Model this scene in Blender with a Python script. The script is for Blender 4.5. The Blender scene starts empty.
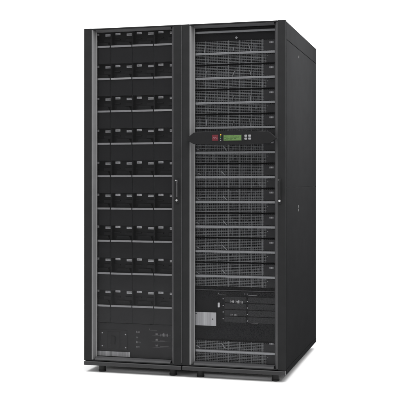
import bpy, bmesh, math, random
from mathutils import Vector, Matrix
random.seed(7)
S = bpy.context.scene
C = S.collection
GROUND = -0.011

# ------------------------------------------------------------------ materials
def mat(name, col, rough=.5, spec=.3, metal=0.0, var=0.0, bump=0.0, bscale=900., emit=None, smudge=0.0):
    m = bpy.data.materials.new(name); m.use_nodes = True
    nt = m.node_tree; b = nt.nodes['Principled BSDF']
    b.inputs['Base Color'].default_value = (*col, 1)
    b.inputs['Roughness'].default_value = rough
    b.inputs['Specular IOR Level'].default_value = spec
    b.inputs['Metallic'].default_value = metal
    tc = nt.nodes.new('ShaderNodeTexCoord')
    if var:
        n = nt.nodes.new('ShaderNodeTexNoise'); n.inputs['Scale'].default_value = 14; n.inputs['Detail'].default_value = 6
        nt.links.new(tc.outputs['Object'], n.inputs['Vector'])
        r = nt.nodes.new('ShaderNodeValToRGB')
        r.color_ramp.elements[0].position = .3; r.color_ramp.elements[1].position = .7
        r.color_ramp.elements[0].color = (*[c*(1-var) for c in col], 1)
        r.color_ramp.elements[1].color = (*[min(1, c*(1+var)) for c in col], 1)
        nt.links.new(n.outputs['Fac'], r.inputs['Fac']); nt.links.new(r.outputs['Color'], b.inputs['Base Color'])
    if smudge:
        n = nt.nodes.new('ShaderNodeTexNoise'); n.inputs['Scale'].default_value = 3.5; n.inputs['Detail'].default_value = 8
        nt.links.new(tc.outputs['Object'], n.inputs['Vector'])
        r = nt.nodes.new('ShaderNodeMapRange')
        r.inputs['To Min'].default_value = rough - smudge; r.inputs['To Max'].default_value = rough + smudge
        nt.links.new(n.outputs['Fac'], r.inputs['Value']); nt.links.new(r.outputs['Result'], b.inputs['Roughness'])
    if bump:
        n = nt.nodes.new('ShaderNodeTexNoise'); n.inputs['Scale'].default_value = bscale; n.inputs['Detail'].default_value = 3
        nt.links.new(tc.outputs['Object'], n.inputs['Vector'])
        bp = nt.nodes.new('ShaderNodeBump'); bp.inputs['Strength'].default_value = bump; bp.inputs['Distance'].default_value = .0006
        nt.links.new(n.outputs['Fac'], bp.inputs['Height']); nt.links.new(bp.outputs['Normal'], b.inputs['Normal'])
    if emit:
        b.inputs['Emission Color'].default_value = (*emit[0], 1); b.inputs['Emission Strength'].default_value = emit[1]
    return m

M = {
 'coat':   mat('black_powder_coat', (.022, .0222, .0227), .5, .0, var=.06, smudge=.04),
 'side':   mat('side_powder_coat', (.0180, .0182, .0188), .55, .0, var=.05, bump=.35, bscale=700),
 'bezel':  mat('bezel_highlight_grey', (.155, .155, .157), .38, .45, metal=.35, var=.06, smudge=.05),
 'rail':   mat('dark_grey_rail', (.050, .050, .052), .42, .4, var=.08, smudge=.05),
 'plinth': mat('satin_plinth', (.024, .024, .025), .38, .25, var=.08, smudge=.05),
 'inner':  mat('inner_black', (.010, .010, .0105), .6, .05, var=.15),
 'face':   mat('module_face_black', (.013, .013, .0135), .5, .22, var=.10, smudge=.05),
 'pocket': mat('pocket_black', (.011, .011, .0115), .55, .25, var=.15),
 'lip':    mat('grey_lip', (.31, .31, .31), .42, .4, metal=.2, var=.12),
 'bar':    mat('brushed_handle_bar', (.22, .225, .225), .38, .5, metal=.5, var=.1),
 'wire':   mat('grille_wire', (.115, .118, .118), .45, .4, metal=.2, var=.15),
 'rib':    mat('grille_rib', (.17, .175, .175), .42, .4, metal=.3, var=.12),
 'fin':    mat('heatsink', (.12, .125, .13), .5, .3, metal=.3, var=.4),
 'print':  mat('white_print', (.42, .42, .42), .5, .3, var=.15),
 'dimprint': mat('grey_print', (.24, .24, .24), .55, .25, var=.2),
 'sticker': mat('grey_sticker', (.46, .46, .46), .5, .3, var=.12),
 'latch_or_glint':  mat('dull_latch', (.22, .22, .22), .5, .1),
 'label':  mat('white_label', (.88, .88, .88), .45, .3, var=.1),
 'display': mat('display_black', (.0125, .0125, .013), .45, .1, var=.06),
 'steel':  mat('bright_steel', (.75, .75, .75), .22, .6, metal=.9),
 'rubber': mat('black_rubber', (.01, .01, .01), .6, .3, var=.1),
 'red':    mat('red_logo', (.10, .016, .022), .4, .2),
 'pink':   mat('logo_lettering', (.22, .10, .12), .45, .3),
 'lcd':    mat('lit_green_lcd', (.06, .11, .035), .25, .4, emit=((.14, .27, .07), .25)),
 'lcdtext': mat('lcd_lettering', (.015, .04, .012), .4, .3),
 'amber':  mat('amber_lamp', (.6, .35, .03), .3, .4, emit=((.8, .5, .1), .25)),
 'green':  mat('green_lamp', (.05, .3, .06), .3, .4, emit=((.1, .6, .15), .12)),
 'button': mat('grey_button', (.22, .22, .23), .4, .4),
 'sheet':  mat('white_sheet', (.93, .93, .93), .75, .1),
}

def striped_sticker(name, lo, hi):
    m = bpy.data.materials.new(name); m.use_nodes = True
    nt = m.node_tree; b = nt.nodes['Principled BSDF']; b.inputs['Roughness'].default_value = .45
    tc = nt.nodes.new('ShaderNodeTexCoord')
    mp = nt.nodes.new('ShaderNodeMapping'); mp.inputs['Scale'].default_value = (70, 1, 1.5)
    n = nt.nodes.new('ShaderNodeTexNoise'); n.inputs['Scale'].default_value = 1; n.inputs['Detail'].default_value = 3
    r = nt.nodes.new('ShaderNodeValToRGB')
    r.color_ramp.elements[0].position = .3; r.color_ramp.elements[1].position = .72
    r.color_ramp.elements[0].color = (lo, lo, lo, 1); r.color_ramp.elements[1].color = (hi, hi, hi, 1)
    nt.links.new(tc.outputs['Object'], mp.inputs['Vector']); nt.links.new(mp.outputs[0], n.inputs['Vector'])
    nt.links.new(n.outputs['Fac'], r.inputs['Fac']); nt.links.new(r.outputs['Color'], b.inputs['Base Color'])
    return m
M['ridged'] = striped_sticker('ridged_grey_sticker', .20, .46)
M['vent'] = striped_sticker('pale_grey_sticker', .24, .38)

def pane_mat(name, tint, refl):
    m = bpy.data.materials.new(name); m.use_nodes = True
    nt = m.node_tree; nt.nodes.clear()
    out = nt.nodes.new('ShaderNodeOutputMaterial')
    t = nt.nodes.new('ShaderNodeBsdfTransparent'); t.inputs['Color'].default_value = (tint, tint, tint*1.01, 1)
    g = nt.nodes.new('ShaderNodeBsdfGlossy'); g.inputs['Roughness'].default_value = .02
    fr = nt.nodes.new('ShaderNodeFresnel'); fr.inputs['IOR'].default_value = 1.3
    mu = nt.nodes.new('ShaderNodeMath'); mu.operation = 'MULTIPLY'; mu.inputs[1].default_value = refl
    mx = nt.nodes.new('ShaderNodeMixShader')
    nt.links.new(fr.outputs[0], mu.inputs[0]); nt.links.new(mu.outputs[0], mx.inputs[0])
    nt.links.new(t.outputs[0], mx.inputs[1]); nt.links.new(g.outputs[0], mx.inputs[2])
    nt.links.new(mx.outputs[0], out.inputs['Surface'])
    return m
M['pane'] = pane_mat('smoked_pane', .88, .5)
M['clear'] = pane_mat('clear_pane', .95, .35)

# ------------------------------------------------------------------ mesh helpers
class MB:
    def __init__(s): s.bm = bmesh.new()
    def box(s, x0, x1, y0, y1, z0, z1, rot=0, bev=0):
        r = bmesh.ops.create_cube(s.bm, size=1)
        c = Vector(((x0+x1)/2, (y0+y1)/2, (z0+z1)/2))
        for v in r['verts']:
            v.co = Vector((v.co.x*(x1-x0), v.co.y*(y1-y0), v.co.z*(z1-z0)))
            if rot: v.co = Matrix.Rotation(rot, 3, 'Y') @ v.co
            v.co += c
        if bev:
            es = list({e for v in r['verts'] for e in v.link_edges})
            bmesh.ops.bevel(s.bm, geom=es, offset=bev, segments=2, affect='EDGES', profile=.6)
        return s
    def prism(s, pts, axis, a, b):
        """pts: 2D outline; axis the extrusion axis ('x','y','z')."""
        def P(u, v, w):
            return {'x': (w, u, v), 'y': (u, w, v), 'z': (u, v, w)}[axis]
        A = [s.bm.verts.new(P(u, v, a)) for u, v in pts]
        B = [s.bm.verts.new(P(u, v, b)) for u, v in pts]
        s.bm.faces.new(A); s.bm.faces.new(B[::-1])
        n = len(pts)
        for i in range(n): s.bm.faces.new((A[i], B[i], B[(i+1) % n], A[(i+1) % n]))
        return s
    def cyl(s, x, y, z, r, h, axis='y', seg=16, r2=None):
        R = {'y': Matrix.Rotation(math.pi/2, 4, 'X'), 'z': Matrix.Identity(4), 'x': Matrix.Rotation(math.pi/2, 4, 'Y')}[axis]
        bmesh.ops.create_cone(s.bm, cap_ends=True, segments=seg, radius1=r, radius2=r if r2 is None else r2, depth=h,
                              matrix=Matrix.Translation((x, y, z)) @ R)
        return s
    def build(s, name, m, parent=None, bevel=0, smooth=False):
        bmesh.ops.recalc_face_normals(s.bm, faces=s.bm.faces)
        me = bpy.data.meshes.new(name); s.bm.to_mesh(me); s.bm.free()
        me.materials.append(M[m])
        o = bpy.data.objects.new(name, me); C.objects.link(o)
        if parent: o.parent = parent
        if bevel:
            b = o.modifiers.new('bevel', 'BEVEL'); b.width = bevel; b.segments = 2; b.limit_method = 'ANGLE'
        if smooth:
            for p in me.polygons: p.use_smooth = True
        return o

def text(name, s, size, x, y, z, m, parent, squash=1.0, depth=.0004):
    cu = bpy.data.curves.new(name, 'FONT'); cu.body = s; cu.size = size; cu.extrude = depth
    cu.align_x = 'CENTER'; cu.align_y = 'CENTER'
    t = bpy.data.objects.new(name, cu); C.objects.link(t)
    bpy.context.view_layer.update()
    me = bpy.data.meshes.new_from_object(t)
    bpy.data.objects.remove(t)
    me.transform(Matrix.Translation((x, y, z)) @ Matrix.Rotation(math.pi/2, 4, 'X') @ Matrix.Diagonal((squash, 1, 1, 1)))
    me.materials.clear(); me.materials.append(M[m])
    o = bpy.data.objects.new(name, me); C.objects.link(o); o.parent = parent
    return o

def empty(name, loc, label, cat, group=None):
    o = bpy.data.objects.new(name, None); C.objects.link(o); o.location = loc
    o.empty_display_size = .2
    o['label'] = label; o['category'] = cat
    if group: o['group'] = group
    return o

def copy_tree(o, parent, dz=0, dx=0, first=True):
    c = o.copy(); C.objects.link(c); c.parent = parent
    if first: c.location = o.location + Vector((dx, 0, dz))
    for ch in list(o.children): copy_tree(ch, c, first=False)
    return c

W, D, ZB, ZT = .6, 1.07, .03, 1.99

# ------------------------------------------------------------------ shared cabinet shell (local x 0..W, y 0..D)
def shell(root, left_open, right_open):
    # top
    MB().box(.002, W-.002, .034, D-.004, ZT-.0085, ZT).build('top_panel', 'side', root, bevel=.003)
    MB().box(.022, W-.022, D-.02, D, .062, ZT-.0095).build('rear_panel', 'side', root, bevel=.002)
    # four posts, top and bottom rings of the frame
    f = MB()
    for x in (.006, W-.046):
        for y in (.11, D-.062):
            f.box(x, x+.04, y, y+.04, .05, ZT-.024)
    f.box(.02, W-.02, .13, D-.03, .052, .06)
    f.build('frame', 'inner', root)
    # plinth
    b = MB()
    pr = [(-.006, .032), (-.006, .049), (-.002, .0535), (.03, .0535), (.03, .03), (-.003, .03)]
    b.prism(pr, 'x', 0.0035, W-.0025)
    b.build('plinth', 'plinth', root, bevel=.0012)
    b = MB(); b.box(.0, .02, .031, D-.004, .03, .058); b.build('base_rail', 'side', root, bevel=.001)
    b = MB(); b.box(W-.02, W, .031, D-.004, .03, .058)
    b.build('base_rail', 'side', root, bevel=.001)
    b = MB(); b.box(.0205, W-.0205, D-.03, D-.005, .031, .058)
    b.build('base_rail', 'side', root, bevel=.001)
    # side panels
    for side in (0, 1):
        x0, x1 = (.0, .018) if side == 0 else (W-.018, W)
        xi0, xi1 = (.004, .0175) if side == 0 else (W-.0175, W-.004)
        for (z0, z1) in ((.0605, 1.0655), (1.0685, 1.8865)):
            p = MB().box(x0, x1, .032, D-.012, z0, z1).build('side_panel', 'side', root, bevel=.0015)
            lz = .942 if z0 < .5 else 1.842
            xo = x0-.0012 if side == 0 else x1+.0012
            for (ya, yb, za, zc) in (((.395, .401, .003, .019), (.395, .401, -.019, -.003)) if z0 < .5 else ((.400, .406, -.007, .007),)):
                MB().box(xo-.0008, xo+.0008, ya, yb, lz+za, lz+zc).build('latch_or_glint', 'latch_or_glint', p)
        MB().box(x0+(.0006 if side==0 else 0), x1-(.0006 if side==1 else 0), D-.0115, D-.002, .0583, 1.889).build('corner_trim', 'side', root)
        MB().box(x0, x1, .032, D-.002, 1.8895, ZT-.003).build('top_rail', 'side', root, bevel=.002)
        MB().box(xi0, xi1, .034, D-.014, .06, 1.889).build('inner_side', 'inner', root)
    # feet
    for fx in (.098, W-.066):
        for fy in (.045, D-.08):
            g = MB()
            g.cyl(fx, fy, .0125, .0200, .033, 'z', 24)
            g.cyl(fx, fy, GROUND+.005, .0212, .010, 'z', 24, r2=.0222)
            g.cyl(fx, fy, .022, .013, .02, 'z', 12)
            g.build('foot', 'rubber', root)

def door(root, handle_x, pane='pane', bw=.020, bd=.036, st=.0495):
    z0, z1 = .0565, ZT+.002
    d = MB()
    # stiles and rails of the door frame with a hollow back
    d.box(.001, st, 0, .030, z0, z1)
    d.box(W-st, W-.001, 0, .030, z0, z1)
    d.box(st, W-st, .001, .030, z1-.008, z1-.0005)
    d.box(st, W-st, .001, .030, z0, .0625)
    do = d.build('door', 'coat', root, bevel=.0022)
    # slanted bezels on all four inner sides
    b = MB()
    i = st+.0003; zt = z1-.009; zb = .0630
    b.prism([(i, .0005), (i+bw*.32, .0035), (i+bw*.42, .008), (i+bw*.78, bd-.009), (i+bw, bd-.006), (i+bw, bd), (i, bd)], 'z', zb, zt)
    b.build('bezel', 'bezel', do)  # lighter grey than the other bezels: reflected light put into the colour
    b = MB()
    b.prism([(W-i, .0005), (W-i-bw*.3, .0035), (W-i-bw, bd-.004), (W-i-bw, bd), (W-i, bd)], 'z', zb, zt)
    b.build('bezel', 'rail', do)
    b = MB()
    b.prism([(.004, zt), (.010, zt-.002), (bd-.004, zt-.0115), (bd, zt-.0115), (bd, zt)], 'x', i+bw+.0004, W-i-bw-.0004)
    b.build('bezel', 'rail', do)
    b = MB()
    b.prism([(.003, zb), (.007, zb+.009), (bd-.004, zb+.014), (bd, zb+.014), (bd, zb)], 'x', i+bw+.0004, W-i-bw-.0004)
    b.build('bezel', 'rail', do)
    # pane
    MB().box(i+bw*.5, W-i-bw*.5, bd+.001, bd+.004, zb+.001, zt-.001).build('window_pane', pane, do)
    return do

# ================================================================== BATTERY CABINET (left)
bc = empty('battery_cabinet', (-.6, 0, 0), 'left black cabinet whose glazed door shows nine rows of battery drawers', 'rack cabinet')
shell(bc, 0, 0)
dl = door(bc, 0)

def make_handle(do, x, zlo, zhi, two):
    """slim recessed swing handle; returns nothing. Lock discs are part of the handle's hierarchy via the door."""
    xw = .0165
    p = MB().box(x-xw/2, x+xw/2, -.0045, -.0002, zlo, zhi, bev=.0018)
    ho = p.build('handle', 'coat', do)
    p = MB()
    p.prism([(-.021, zlo+.036), (-.021, zhi-.02), (-.0175, zhi-.008), (-.0045, zhi-.006), (-.0045, zhi-.018), (-.013, zhi-.024), (-.013, zlo+.036)], 'x', x-(.0012 if two else .0045), x+.0045)
    p.build('handle_lever', 'rail' if two else 'coat', do, bevel=.0008)
    return ho

hl = make_handle(dl, .6-.0255, .976, 1.116, True)
k = MB(); k.cyl(.6-.0285, -.0065, .9935, .0058, .006, 'y', 20); k.build('lock', 'steel', dl)
k = MB(); k.cyl(.6-.0285, -.0225, 1.1065, .0042, .004, 'y', 20); k.build('handle_screw', 'lip', dl)
# thin bright seam line between the two cabinets (edge trim of the door)
MB().box(.5960, .5988, -.0026, -.0002, .07, 1.985).build('edge_trim', 'rail', dl)

COLX = [.0155+.1335*i for i in range(5)]
def battery_module():
    x0, x1 = .0010, .1325
    m = MB()
    # face plate below the lip
    m.box(x0, x1, .048, .062, -.0995, -.0068, bev=.0012)
    # pocket back, sides and floor
    m.box(x0, x1, .0925, .100, -.0066, .0885)
    m.box(x0, x0+.002, .052, .0924, -.0066, .0885)
    m.box(x1-.002, x1, .052, .0924, -.0066, .0885)
    m.box(x0+.002, x1-.002, .062, .0924, -.0066, -.004)
    m.box(x0, x1, .0625, .60, -.0995, -.0072)
    o = m.build('battery_module', 'face', bc)
    l = MB().box(x0+.0022, x1-.0022, .0405, .0478, -.0060, .0050, bev=.0012)
    l.build('grip_lip', 'lip', o)
    g = MB()
    g.prism([(.020, .006), (.030, .028), (.104, .028), (.114, .006)], 'y', .074, .0922)
    g.box(.078, .1285, .0800, .0922, .0300, .0500, bev=.001)
    g.box(.008, .044, .0840, .0922, .0440, .0500)
    g.build('grip', 'pocket', o, bevel=.001)
    t = MB().box(.0825, .1265, .0908, .0922, .0680, .0806)
    t.build('label', 'label', o)
    t = MB().box(.0120, .0425, .0908, .0922, .0738, .0860)
    t.build('label', 'label', o)
    # minute print on the labels
    p = MB()
    for q in range(9):
        xx = .0845+q*.0045
        p.box(xx, xx+.0021, .0905, .0908, .0722, .0722+random.choice((.004, .0058)))
    p.build('print', 'rail', o); p = MB()
    for q in range(6):
        xx = .0133+q*.0044
        p.box(xx, xx+.0019, .0905, .0908, .0765, .0765+random.choice((.0035, .005)))
    p.build('print', 'rail', o)
    return o
ZS = [1.8903-.1895*i for i in range(9)]
bm0 = battery_module()
for i, z in enumerate(ZS):
    for j in range(4):
        if i == 0 and j == 0:
            o = bm0
        else:
            o = copy_tree(bm0, bc)
        o.location = (COLX[j], random.uniform(-.0006, .0006), z+random.uniform(-.0004, .0004))
# column dividers & header behind door
h = MB()
h.box(.018, .582, .055, .075, 1.9795, 1.9812)
for x in (.0115, .5505): h.box(x, x+.004, .05, .6, .28, 1.974)
h.build('module_rack', 'inner', bc)

# lower distribution area of battery cabinet
lp = MB()
lp.box(.018, .582, .058, .064, .0635, .2700)
o_lp = lp.build('breaker_panel', 'face', bc)
sp = MB().box(.083, .248, .054, .0578, .118, .232, bev=.001)
sp.build('cover_plate', 'face', o_lp)
s2 = MB().box(.126, .205, .049, .0538, .124, .222, bev=.002).box(.152, .178, .038, .0488, .150, .196, bev=.002)
s2.build('breaker', 'pocket', o_lp)
for (x, z) in ((.094, .2125), (.239, .2075), (.094, .1365), (.240, .1315)):
    MB().cyl(x, .0525, z, .0036, .003, 'y', 12).build('screw', 'sticker', o_lp)
MB().box(.152, .174, .0525, .0538, .2035, .2085).build('label', 'sticker', o_lp)
def glyphs(mb, x, z, w, h, y, n=5):
    """illegible little strokes standing in for print too small to read"""
    for q in range(n):
        a = random.random()
        xx = x+w*(q+.15)/n
        mb.box(xx, xx+w/n*.28, y-.0006, y, z, z+h*(.6+.4*a))
        if a > .35: mb.box(xx, xx+w/n*.62, y-.0011, y-.0007, z+h*.42, z+h*.42+h*.16)
g = MB()
for z, w in ((.2200, .026), (.1880, .013), (.1600, .030), (.1330, .022)):
    g = MB(); glyphs(g, .303, z, w, .012, .0578, 4)
    g.build('print', 'dimprint', o_lp)
g = MB()
g.box(.385, .430, .0574, .0578, .2385, .2397); g.box(.385, .3862, .0574, .0578, .2399, .2480)
g.build('diagram', 'dimprint', o_lp)
for z in (.2120, .1790, .1460):
    g = MB(); glyphs(g, .418, z, .022, .014, .0578, 3); g.build('print', 'dimprint', o_lp)
g = MB()
glyphs(g, .452, .2050, .048, .020, .0578, 6)
g.build('print', 'dimprint', o_lp); g = MB()
g.box(.449, .478, .0574, .0578, .1790, .1802); g.box(.449, .503, .0574, .0578, .1470, .1482)
for z in (.165, .200, .235): g.box(.40, .515, .0574, .0578, z-.0250, z-.0244)
g.build('diagram', 'dimprint', o_lp)
MB().box(.062, .2680, .0480, .0500, .0790, .1060).build('rating_label', 'ridged', bc)

# ================================================================== POWER CABINET (right)
pc = empty('power_cabinet', (0, 0, 0), 'right black cabinet with a green lit display across its door and grilled power modules', 'rack cabinet')
shell(pc, 0, 0)
dr = door(pc, 0, 'clear', bw=.0225, bd=.038, st=.0455)
hr = make_handle(dr, .5665, .976, 1.118, False)
k = MB(); k.cyl(.5665, -.0065, .9935, .0062, .006, 'y', 20); k.build('lock', 'steel', dr)
k = MB(); k.cyl(.5635, -.0225, 1.1085, .0038, .004, 'y', 20); k.build('handle_screw', 'rail', dr)
# header bar above the modules
hb = MB().box(.055, .545, .050, .062, 1.9440, 1.9560, bev=.002)
hb.build('header_bar', 'bar', pc)
MB().box(.03, .57, .066, .080, 1.880, 1.9700).build('header_panel', 'inner', pc)
t = MB().box(.300, .306, .0645, .0658, 1.908, 1.922).box(.295, .2995, .0645, .0658, 1.9125, 1.9175).box(.3065, .311, .0645, .0658, 1.9125, 1.9175)
t.build('header_mark', 'dimprint', pc)

VX = [.0599+.0664*i for i in range(8)]
GZ0, GZ1 = -.0605, .0745
def fin_bits(f, r, zlo, zhi):
    for i in range(7):
        x = VX[i]+.006
        for q in range(r.randint(3, 5)):
            xa = x+q*.013+r.uniform(-.002, .002)
            f.box(xa, xa+r.uniform(.002, .009), .066, .0745, zlo+.006+r.uniform(0, .05), zhi-.01-r.uniform(0, .05))
    for q in range(9):          # cables and edges of boards seen through the mesh
        f.box((x := r.uniform(.07, .45)), x+r.uniform(.010, .05), .0615, .0655, (z := r.uniform(zlo+.01, zhi-.012)), z+.0022, rot=r.uniform(-1.3, 1.3))
def power_module(name, zlo=GZ0, zhi=GZ1):
    b = MB()
    b.box(.048, .540, .075, .080, zlo, zhi)                 # inner plate deep behind the grille
    b.box(.048, .540, .080, .80, zlo+.001, zhi-.001)
    b.box(.048, .540, .058, .0745, zhi-.002, zhi); b.box(.048, .540, .058, .0745, zlo, zlo+.002)
    o = b.build(name, 'inner', pc)
    # internals glimpsed through the grille
    r = random.Random(3)
    f = MB()
    fin_bits(f, r, zlo, zhi)
    f.build('heat_sink', 'fin', o)
    w = MB()
    z = zlo+.004; q = 0
    while z < zhi-.002:
        th = .0024 if q % 3 else .0034
        w.box(.050, .538, .0560, .0585, z, z+th)
        z += .0088; q += 1
    x = .052
    while x < .536:
        w.box(x, x+.0013, .0586, .0600, zlo+.002, zhi-.002); x += .01106
    w.build('grille', 'wire', o)
    ribs = MB()
    for x in VX[:7]: ribs.box(x-.0014, x+.0014, .0535, .0558, zlo+.001, zhi-.001)
    ribs.build('grille_rib', 'rib', o)
    hbm = MB().box(.050, .538, .0430, .0528, -.0064, .0058, bev=.0016)
    hbm.build('handle_bar', 'bar', o)
    # black identification plate at the right end
    e = MB().box(.466, .539, .0520, .0534, .010, zhi-.006) .box(.480, .539, .0520, .0534, zlo+.004, -.010)
    e.build('end_plate', 'pocket', o)
    p = MB()
    for q in range(4): p.box(.4985+q*.0058, .4985+q*.0058+.0036, .0508, .0518, .0495, .0590)
    p.build('rating_print', 'print', o)
    p = MB().cyl(.488, .0512, -.0220, .0018, .0014, 'y', 10)
    p.build('indicator', 'print', o)
    return o

def glint_sliver(o, x, z, ln, ang, m):
    x += random.uniform(-.006, .006); z += random.uniform(-.003, .003); ang += random.uniform(-.12, .12); ln *= random.uniform(.8, 1.1)
    l = MB().box(x-.0022, x+.0022, .0455, .0515, z-ln/2, z+ln/2, rot=ang, bev=.0008)
    l.build('latch_or_glint', m, o)  # bright sliver shaped and coloured as a glint of light on the module

ZM = [1.826-.1403*i for i in range(10)]
pm0 = power_module('power_module')
mods = [pm0]
for i in range(1, 10): mods.append(copy_tree(pm0, pc))
for i, (o, z) in enumerate(zip(mods, ZM)):
    o.location = (0, random.uniform(-.0005, .0005), z)
for i, o in enumerate(mods[1:]):
    f = MB(); fin_bits(f, random.Random(20+i), GZ0, GZ1)
    hs = [c for c in o.children if c.name.startswith('heat_sink')][0]
    me = bpy.data.meshes.new('heat_sink'); f.bm.to_mesh(me); f.bm.free(); me.materials.append(M['fin']); hs.data = me
for i, o in enumerate(mods):
    if i < 4:
        glint_sliver(o, .128, .028, .040, math.radians(9), 'rib' if i else 'bar')
        glint_sliver(o, .293, .026, .028, math.radians(20), 'wire' if i > 1 else 'rib')
        glint_sliver(o, .389, .028, .036, math.radians(-10), 'rib')
    else:
        glint_sliver(o, .236, .023, .034, math.radians(-42), 'rib')
        glint_sliver(o, .086, .018, .020, math.radians(-62), 'wire')
sm = power_module('bypass_module', -.069, .058)
sm.location = (0, 0, .138)
glint_sliver(sm, .236, .030, .034, math.radians(-42), 'rib')
glint_sliver(sm, .086, .020, .034, math.radians(-50), 'rib')

# distribution section
dp = MB()
dp.box(.048, .540, .072, .080, .1985, .5000)
dp.box(.190, .532, .060, .0718, .292, .476, bev=.001)
o_dp = dp.build('distribution_panel', 'inner', pc)
MB().box(.062, .5385, .0640, .0700, .4800, .4835).build('trim', 'rail', o_dp)
MB().box(.1975, .2085, .050, .0598, .386, .412, bev=.0015).build('rocker_switch', 'sticker', o_dp)
# breakers in two columns
for cx0, cx1 in ((.236, .362), (.374, .528)):
    for r_ in range(4):
        zt = .448-r_*.0375
        b = MB().box(cx0, cx1, .0535, .0598, zt-.0325, zt, bev=.0015)
        b.build('circuit_breaker', 'pocket', o_dp, bevel=0)
for z in (.424, .387, .351, .3135):
    MB().cyl(.3685, .0585, z, .0026, .003, 'y', 10).build('screw', 'sticker', o_dp)
g = MB()
g.box(.200, .245, .0590, .0596, .4555, .4567); g.box(.375, .425, .0590, .0596, .4575, .4587); g.box(.392, .430, .0590, .0596, .3010, .3018)
g.box(.196, .200, .0590, .0596, .4625, .4675); g.box(.352, .356, .0590, .0596, .4620, .4680); g.box(.366, .369, .0590, .0596, .4620, .4680)
for z in (.432, .394, .357, .319): g.box(.224, .232, .0590, .0596, z, z+.005)
g.build('diagram', 'dimprint', o_dp)
g = MB(); glyphs(g, .272, .414, .023, .017, .0532, 3); g.build('print', 'print', o_dp); g = MB(); glyphs(g, .302, .412, .045, .018, .0532, 6)
g.build('print', 'print', o_dp)
g = MB(); glyphs(g, .268, .341, .018, .014, .0532, 3); g.build('print', 'dimprint', o_dp); g = MB(); glyphs(g, .292, .341, .022, .015, .0532, 3)
g.build('print', 'dimprint', o_dp)
MB().box(.056, .1885, .0485, .0515, .2800, .3560).build('vent_label', 'vent', pc)
g = MB().cyl(.168, .048, .318, .004, .001, 'y', 12); g.box(.066, .076, .0478, .0484, .345, .350)
g.build('print', 'rail', pc)

# display strip across the door
def bow(x, amp, base): return base+amp*(1-((x-.293)/.25)**2)
pts = [(.034, 1.3400)]
xs = [.078+(.512-.078)*i/12 for i in range(13)]
pts += [(x, bow(x, .012, 1.372)) for x in xs]
pts += [(.553, 1.3405), (.545, 1.333)]
pts += [(x, bow(x, -.006, 1.312)) for x in xs[::-1]]
pts += [(.040, 1.333)]
dsp = MB().prism(pts, 'y', -.030, -.0035).build('display_panel', 'display', pc, bevel=.002)
n0 = set(C.objects)
lg = MB().box(.1770, .2115, -.0322, -.0304, 1.3285, 1.3615, bev=.0004).build('logo', 'red', dsp)
text('logo_lettering', 'APC', .0150, .194, -.0325, 1.3435, 'pink', dsp)
k = MB().cyl(.2265, -.0315, 1.3605, .0032, .003, 'y', 14); k.build('indicator', 'amber', dsp)
for z, m_ in ((1.3490, 'green'), (1.3385, 'dimprint'), (1.3290, 'dimprint')):
    MB().cyl(.2265, -.0315, z, .0022, .003, 'y', 12).build('indicator', m_, dsp)
MB().box(.2385, .3495, -.0312, -.0304, 1.3245, 1.3620, bev=.0003).build('screen_surround', 'pocket', dsp)
MB().box(.2435, .3450, -.0322, -.0313, 1.3285, 1.3580).build('screen', 'lcd', dsp)
g = MB()
for r_, z in enumerate((1.3520, 1.3455, 1.3385, 1.3315)):
    n = (9, 14, 12, 7)[r_]
    for q in range(n):
        xx = .2475+q*.0062
        if random.random() < .85: g.box(xx, xx+.0036, -.0326, -.0323, z, z+random.choice((.0028, .0038)))
g.build('screen_lettering', 'lcdtext', dsp)
for x in (.364, .386):
    for z, hh in ((1.3480, .0115), (1.3320, .0115)):
        MB().prism([(x, z), (x+.012, z), (x+.014, z+hh*.5), (x+.012, z+hh), (x, z+hh), (x-.002, z+hh*.5)], 'y', -.0335, -.0304).build('button', 'button', dsp, bevel=.0006)
for o in set(C.objects)-n0: o.data.transform(Matrix.Translation((.011, 0, 0)))

# ================================================================== SETTING
import mathutils
def grid(name, x0, x1, y0, y1, z, m):
    me = bpy.data.meshes.new(name); me.from_pydata([(x0, y0, z), (x1, y0, z), (x1, y1, z), (x0, y1, z)], [], [(0, 1, 2, 3)])
    me.materials.append(M[m]); o = bpy.data.objects.new(name, me); C.objects.link(o); o['kind'] = 'structure'; return o
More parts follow.
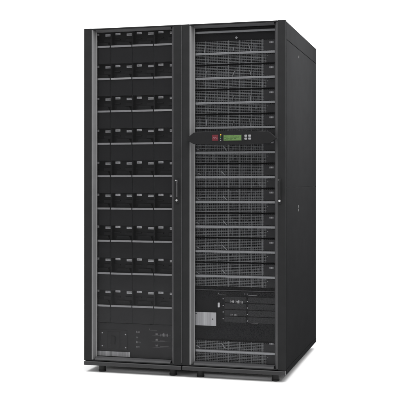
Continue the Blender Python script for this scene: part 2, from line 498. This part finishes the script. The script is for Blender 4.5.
# seamless paper sweep: floor curving up into the backdrop
bm = bmesh.new(); prof = [(-9, GROUND), (3.4, GROUND)]
for i in range(1, 17):
    a = math.pi/2*i/16; prof.append((3.4+1.8*math.sin(a), GROUND+1.8*(1-math.cos(a))))
prof.append((5.2, 7.0))
V = [[bm.verts.new((x, y, z)) for y, z in prof] for x in (-9, 9)]
for i in range(len(prof)-1):
    f = bm.faces.new((V[0][i], V[1][i], V[1][i+1], V[0][i+1])); f.smooth = True
me = bpy.data.meshes.new('floor'); bm.to_mesh(me); bm.free(); me.materials.append(M['sheet'])
fl = bpy.data.objects.new('floor', me); C.objects.link(fl); fl['kind'] = 'structure'

# ================================================================== LIGHT
w = bpy.data.worlds.new('World'); S.world = w; w.use_nodes = True
bg = w.node_tree.nodes['Background']; bg.inputs['Color'].default_value = (1, 1, 1, 1); bg.inputs['Strength'].default_value = .6
def area(name, loc, target, sx, sy, power):
    l = bpy.data.lights.new(name, 'AREA'); l.shape = 'RECTANGLE'; l.size = sx; l.size_y = sy; l.energy = power
    o = bpy.data.objects.new(name, l); C.objects.link(o); o.location = loc
    o.rotation_euler = (Vector(target)-Vector(loc)).to_track_quat('-Z', 'Y').to_euler(); return o
area('overhead_softbox', (0.3, -1.2, 4.8), (0.2, .2, 0), 6, 5, 390)
area('side_softbox', (2.5, .2, 2.9), (.6, .45, 1.95), 1.1, 1.1, 25).data.spread = math.radians(62)
area('backdrop_lamp', (0, 3.0, 5.5), (0, 5.2, 1.0), 6, 1, 170)

# ================================================================== CAMERA
cd = bpy.data.cameras.new('camera'); cam = bpy.data.objects.new('camera', cd); C.objects.link(cam); S.camera = cam
f, cx, cy = 881.424, 238.591, 182.624
cd.sensor_width = 36; cd.sensor_fit = 'HORIZONTAL'; cd.lens = f/400*36
cd.shift_x = -(cx-200)/400; cd.shift_y = (cy-200)/400
cam.location = (1.52798, -4.77591, 1.09405); cam.rotation_euler = (math.pi/2, 0, .24532)
cd.clip_start = .05; cd.clip_end = 200
S.view_settings.view_transform = 'Standard'; S.view_settings.look = 'None'; S.view_settings.exposure = 0; S.view_settings.gamma = 1
